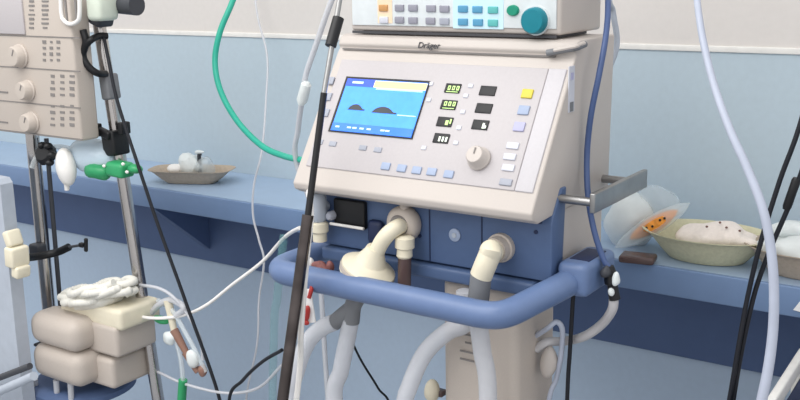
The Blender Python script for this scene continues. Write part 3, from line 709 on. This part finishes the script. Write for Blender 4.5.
hose('thin_black_line', [at(350, 338, 1.60), at(362, 362, 1.62), at(378, 388, 1.64), at(392, 415, 1.66), V((-1.17, 1.66, .4)), V((-1.15, 1.66, .01))], .0025, CABLE,
     'thin dark line slanting below blue handle right of the straight hose', 'line', seg=8)

# ------------------------------------------------------------------ right-hand cables
hose('white_hose', [V((-.62, YW - .012, 1.97)), V((-.57, 2.2, 1.94)), at(692, -50, 1.9), at(697, 0, 1.75), at(703, 40, 1.70), at(714, 85, 1.66), at(730, 130, 1.62), at(748, 170, 1.60), at(763, 210, 1.585), at(771, 250, 1.58), at(774, 290, 1.575), at(773, 330, 1.57), at(768, 370, 1.56), at(760, 410, 1.55), at(752, 470, 1.55), V((at(748, 500, 1.55).x, 1.55, .3)), V((at(748, 500, 1.55).x, 1.53, .012))], 0.0050, HOSE_W,
     'long white hose hanging on the right in front of the trays', 'hose', seg=14, taper=.0095)
hose('black_cable', [at(835, -10, 1.75), at(802, 118, 1.72), at(780, 180, 1.71), at(760, 245, 1.70), at(747, 300, 1.70), at(737, 355, 1.69), at(729, 402, 1.69), at(720, 450, 1.69), V((at(714, 490, 1.69).x, 1.69, .3)), V((at(714, 490, 1.69).x, 1.68, .01))], 0.0042, CABLE,
     'upper of two black cables slanting down at the right edge', 'cable', seg=10)
hose('black_cable', [at(840, 60, 1.72), at(803, 168, 1.715), at(788, 208, 1.712), at(772, 245, 1.712), at(757, 285, 1.712), at(747, 325, 1.705), at(739, 365, 1.70), at(733, 402, 1.70), at(725, 450, 1.70), V((at(720, 490, 1.70).x, 1.70, .3)), V((at(720, 490, 1.70).x, 1.70, .01))], 0.0042, CABLE,
     'lower of two black cables slanting down at the right edge', 'cable', seg=10)
one('cable_joint', MB().lathe(at(797, 178, 1.715), at(788, 204, 1.712) - at(797, 178, 1.715), [(0, .006), (.004, .0075), (.05, .0075), (.056, .006)], BLACK, 14), 'thick black joint on the lower slanting cable at the right edge', 'cable joint')

# ------------------------------------------------------------------ trays on the shelf
def bowl(name, c, rx, ry, h, mt, label, cat, rot=0, squ=1.0, group='pulp bowls on the right of the shelf'):
    t = thing(name, c, label, cat, group if name == 'pulp_bowl' else None)
    n = 40; th = .003
    def ring(z, k, inset=0):
        r = []
        for j in range(n):
            a = 2 * math.pi * j / n; ca, sa = math.cos(a), math.sin(a)
            ex = 2 / squ
            x = math.copysign(abs(ca) ** ex, ca) * (rx * k - inset); y = math.copysign(abs(sa) ** ex, sa) * (ry * k - inset)
            p = Rz(rot) @ V((x, y, z)); r.append(V(c) + p)
        return r
    rings = [ring(.001, .60), ring(h * .3, .72), ring(h * .75, .88), ring(h * .96, .97), ring(h, 1.03), ring(h + .002, 1.03), ring(h, .97, .0), ring(h * .75, .88, th), ring(h * .3, .72, th), ring(.005, .60, th)]
    MB().ring_skin(rings, mt).build('dish', t); return t
# left tray
q = atz(193, 177, SZ + .001); q.y = min(q.y, 2.20)
lt_ = bowl('pulp_tray', V((q.x + .05, 2.125, SZ + .0005)), 0.128, .06, .040, PULP, 'brown pulp tray holding clear plastic pieces on the left end of shelf', 'tray', 24, 4)
tcn = V((q.x + .045, 2.13, SZ - .004))
pc = thing('plastic_pieces', tcn + V((.02, 0, .01)), 'crumpled clear plastic packaging lying in the brown pulp tray', 'packaging')
MB().ball(tcn + V((.0, 0, .052)), (.045, .035, .036), MILK, lump=.5, ls=35).build('wrapper', pc)
MB().ball(tcn + V((-.052, -.01, .042)), (.03, .025, .014), WHITE, lump=.4, ls=35).build('white_piece', pc)
MB().ball(tcn + V((.045, .01, .05)), (.03, .03, .032), CLEAR, lump=.5, ls=35).build('wrapper', pc)
MB().tube([tcn + V((.035, 0, .03)), tcn + V((.04, -.005, .085)), tcn + V((.045, -.005, .095))], .006, DGREY, seg=10).build('dark_stem', pc)
MB().ball(tcn + V((.04, -.004, .1)), (.016, .012, .006), MILK, lump=.4, ls=60).build('stem_cap', pc)
# right pulp bowl
q = atz(712, 262, SZ + .001)
b1c = V((at(706, 250, 2.14).x + .01, 2.11, SZ + .0005))
bowl('pulp_bowl', b1c, .138, .095, .058, PULPL, 'pale pulp bowl filled with white gauze on the shelf right of the packet', 'bowl', 0, 2.0)
gz = MB().ball(b1c + V((.03, -.004, .052)), (.085, .052, .026), GAUZE, lump=.45, ls=22, nu=32, nv=20)
gzo = thing('gauze_pad', b1c + V((.02, -.01, .02)), 'crumpled stained white gauze in pale pulp bowl beside the packet', 'gauze')
gz.build('gauze', gzo)
g = MB()
for dx, dy, dz in [(.01, -.025, .072), (.05, -.02, .074), (.075, -.01, .068), (.03, .0, .078)]:
    g.ball(b1c + V((dx, dy - .012, dz + .008)), (.003, .003, .0025), GAUZEP, nu=8, nv=6)
g.build('stain', gzo)
# second bowl at right edge
b2c = V((at(792, 260, 2.14).x + .04, 2.10, SZ + .0005))
bowl('pulp_bowl', b2c, .125, .085, .055, PULP, 'pulp bowl at the right edge holding clear plastic wrapping', 'bowl', 0, 2.0)
pw = MB().ball(b2c + V((-.025, 0, .045)), (.08, .05, .04), MILK, lump=.5, ls=24, nu=28, nv=16); pw.ball(b2c + V((-.03, 0.02, .085)), (.05, .03, .02), MILK, lump=.5, ls=30)
one('plastic_wrapping', pw, 'crumpled clear wrapping in pulp bowl at the right edge', 'packaging')
# packet with orange contents
pk_ = thing('blister_packet', at(640, 252, 2.05), 'clear packet with orange contents propped on the shelf beside pale bowl', 'packet')
a, c_ = at(615, 248, 2.06), at(690, 203, 2.14); n_ = 14
def leaf(w, th, t0, t1, off):
    rings = []
    dirv = (c_ - a); side = (CAM - a).normalized().cross(dirv).normalized(); nn = dirv.normalized().cross(side).normalized()
    sidev = nn.cross(dirv.normalized())
    for i in range(n_ + 1):
        t = t0 + (t1 - t0) * i / n_; ww = w * max(.03, math.sin(math.pi * (i / n_)) ** .6); cen = a + dirv * t + off
        rings.append([cen + sidev * ww * math.cos(2 * math.pi * j / 12) + nn * th * (.15 + .85 * math.sin(math.pi * i / n_)) * math.sin(2 * math.pi * j / 12) for j in range(12)])
    return MB().ring_skin(rings, mt_l)
mt_l = CLEAR; leaf(.022, .012, 0, 1, V((0, 0, 0))).build('clear_shell', pk_)
mt_l = ORANGE; oo = leaf(.0165, .0138, .2, .84, V((0, 0, 0))); oo.build('orange_contents', pk_)
g = MB()
for t, d_ in [(.42, .003), (.5, -.002), (.6, .002), (.66, 0)]: g.ball(a.lerp(c_, t) + (CAM - a).normalized() * .014 + V((0, 0, d_)), (.003, .003, .003), BLACK, nu=8, nv=6)
g.build('dark_dots', pk_)
wb = MB().ball(at(630, 222, 2.14) + V((0, 0, .0)), (.055, .05, .066), MILK, rot=Ry(15), lump=.3, ls=18, nu=24, nv=14)
wb.ball(at(655, 205, 2.18), (.06, .04, .05), CLEAR, rot=Ry(-30), lump=.3, ls=18, nu=24, nv=14)
one('plastic_bag', wb, 'milky clear plastic bag on shelf behind the orange packet', 'bag')
gb = MB().box(atz(638, 258, SZ + .010), (.075, .05, .016), BROWN, rot=Rz(10), bev=.006)  # dark slab stands in for the shadow between packet and shelf
one('packet_shadow', gb, 'flat dark slab standing in for the shadow under the orange packet', 'painted shadow')
one('paper_slip', MB().slab([at(793, 310, SF - .004), at(801, 300, SF - .004), at(806, 303, SF - .004), at(804, 313, SF - .004)], (0, 1, 0), .003, PAPER), 'small white paper slip on the shelf front at the right edge', 'paper')

# ------------------------------------------------------------------ white box at bottom right
cbz = .88; q = atz(803, 349, cbz); q2 = atz(769, 402, cbz)
ey = (q - q2); ey.z = 0; ey.normalize(); ex = V((ey.y, -ey.x, 0))
w_, d_ = .26, .34
cq = q + ex * (w_ / 2) - ey * (d_ / 2); cq.z = 0
cb = thing('storage_box', cq, 'white framed navy box in the bottom right corner', 'box')
R = Matrix((ex, ey, V((0, 0, 1)))).transposed()
def bx(c, s, mt, name, bev=.004): return MB().box(cq + R @ V(c), s, mt, rot=R, bev=bev).build(name, cb)
t_ = .016
bx((0, 0, cbz / 2), (w_ - .03, d_ - .03, cbz - .06), NAVY, 'box_body')
for sx_, sy_, sz_ in [((0, d_ / 2), (w_, t_, .03), 0), ((0, -d_ / 2), (w_, t_, .03), 0), ((w_ / 2, 0), (t_, d_ + t_, .03), 0), ((-w_ / 2, 0), (t_, d_ + t_, .03), 0)]:
    bx((sx_[0], sx_[1], cbz - .015), sy_, W_trim, 'rim')
bx((0, 0, cbz - .05), (w_ - .02, d_ - .02, .04), NAVY, 'tray_inset')
for a in (-1, 1):
    for b_ in (-1, 1): bx((a * w_ / 2, b_ * d_ / 2, cbz / 2 - .015), (.03, .03, cbz - .03), W_trim, 'corner_post')

# ------------------------------------------------------------------ light
w = bpy.data.worlds.new('world'); S.world = w; w.use_nodes = True
nt = w.node_tree; bg = nt.nodes['Background']
tc = nt.nodes.new('ShaderNodeTexCoord'); sp = nt.nodes.new('ShaderNodeSeparateXYZ'); rp = nt.nodes.new('ShaderNodeValToRGB')
nt.links.new(tc.outputs['Generated'], sp.inputs[0])
mp = nt.nodes.new('ShaderNodeMath'); mp.operation = 'MULTIPLY_ADD'; mp.inputs[1].default_value = .5; mp.inputs[2].default_value = .5
nt.links.new(sp.outputs['Z'], mp.inputs[0]); nt.links.new(mp.outputs[0], rp.inputs[0])
rp.color_ramp.elements[0].position = .28; rp.color_ramp.elements[0].color = (.22, .22, .23, 1)
rp.color_ramp.elements[1].position = .60; rp.color_ramp.elements[1].color = (.86, .86, .86, 1)
nt.links.new(rp.outputs['Color'], bg.inputs['Color']); bg.inputs['Strength'].default_value = .8
def area(name, loc, rot, sx, sy, e, col=(1, 1, 1)):
    l = bpy.data.lights.new(name, 'AREA'); l.shape = 'RECTANGLE'; l.size = sx; l.size_y = sy; l.energy = e; l.color = col
    o = bpy.data.objects.new(name, l); COL.objects.link(o); o.location = loc; o.rotation_euler = [math.radians(a) for a in rot]
area('ceiling_panel_light', (-1.7, .5, 2.75), (0, 0, 0), 2.2, 1.2, 20, (1, .985, .96))
area('ceiling_panel_light', (-1.5, -1.0, 2.7), (25, 0, 0), 2.0, 1.2, 12, (1, .985, .96))
S.view_settings.view_transform = 'Standard'; S.view_settings.look = 'None'; S.view_settings.gamma = 1
S.view_settings.exposure = .70; S.view_settings.use_curve_mapping = False
for o in list(bpy.data.objects):
    if '_b' in o: del o['_b']
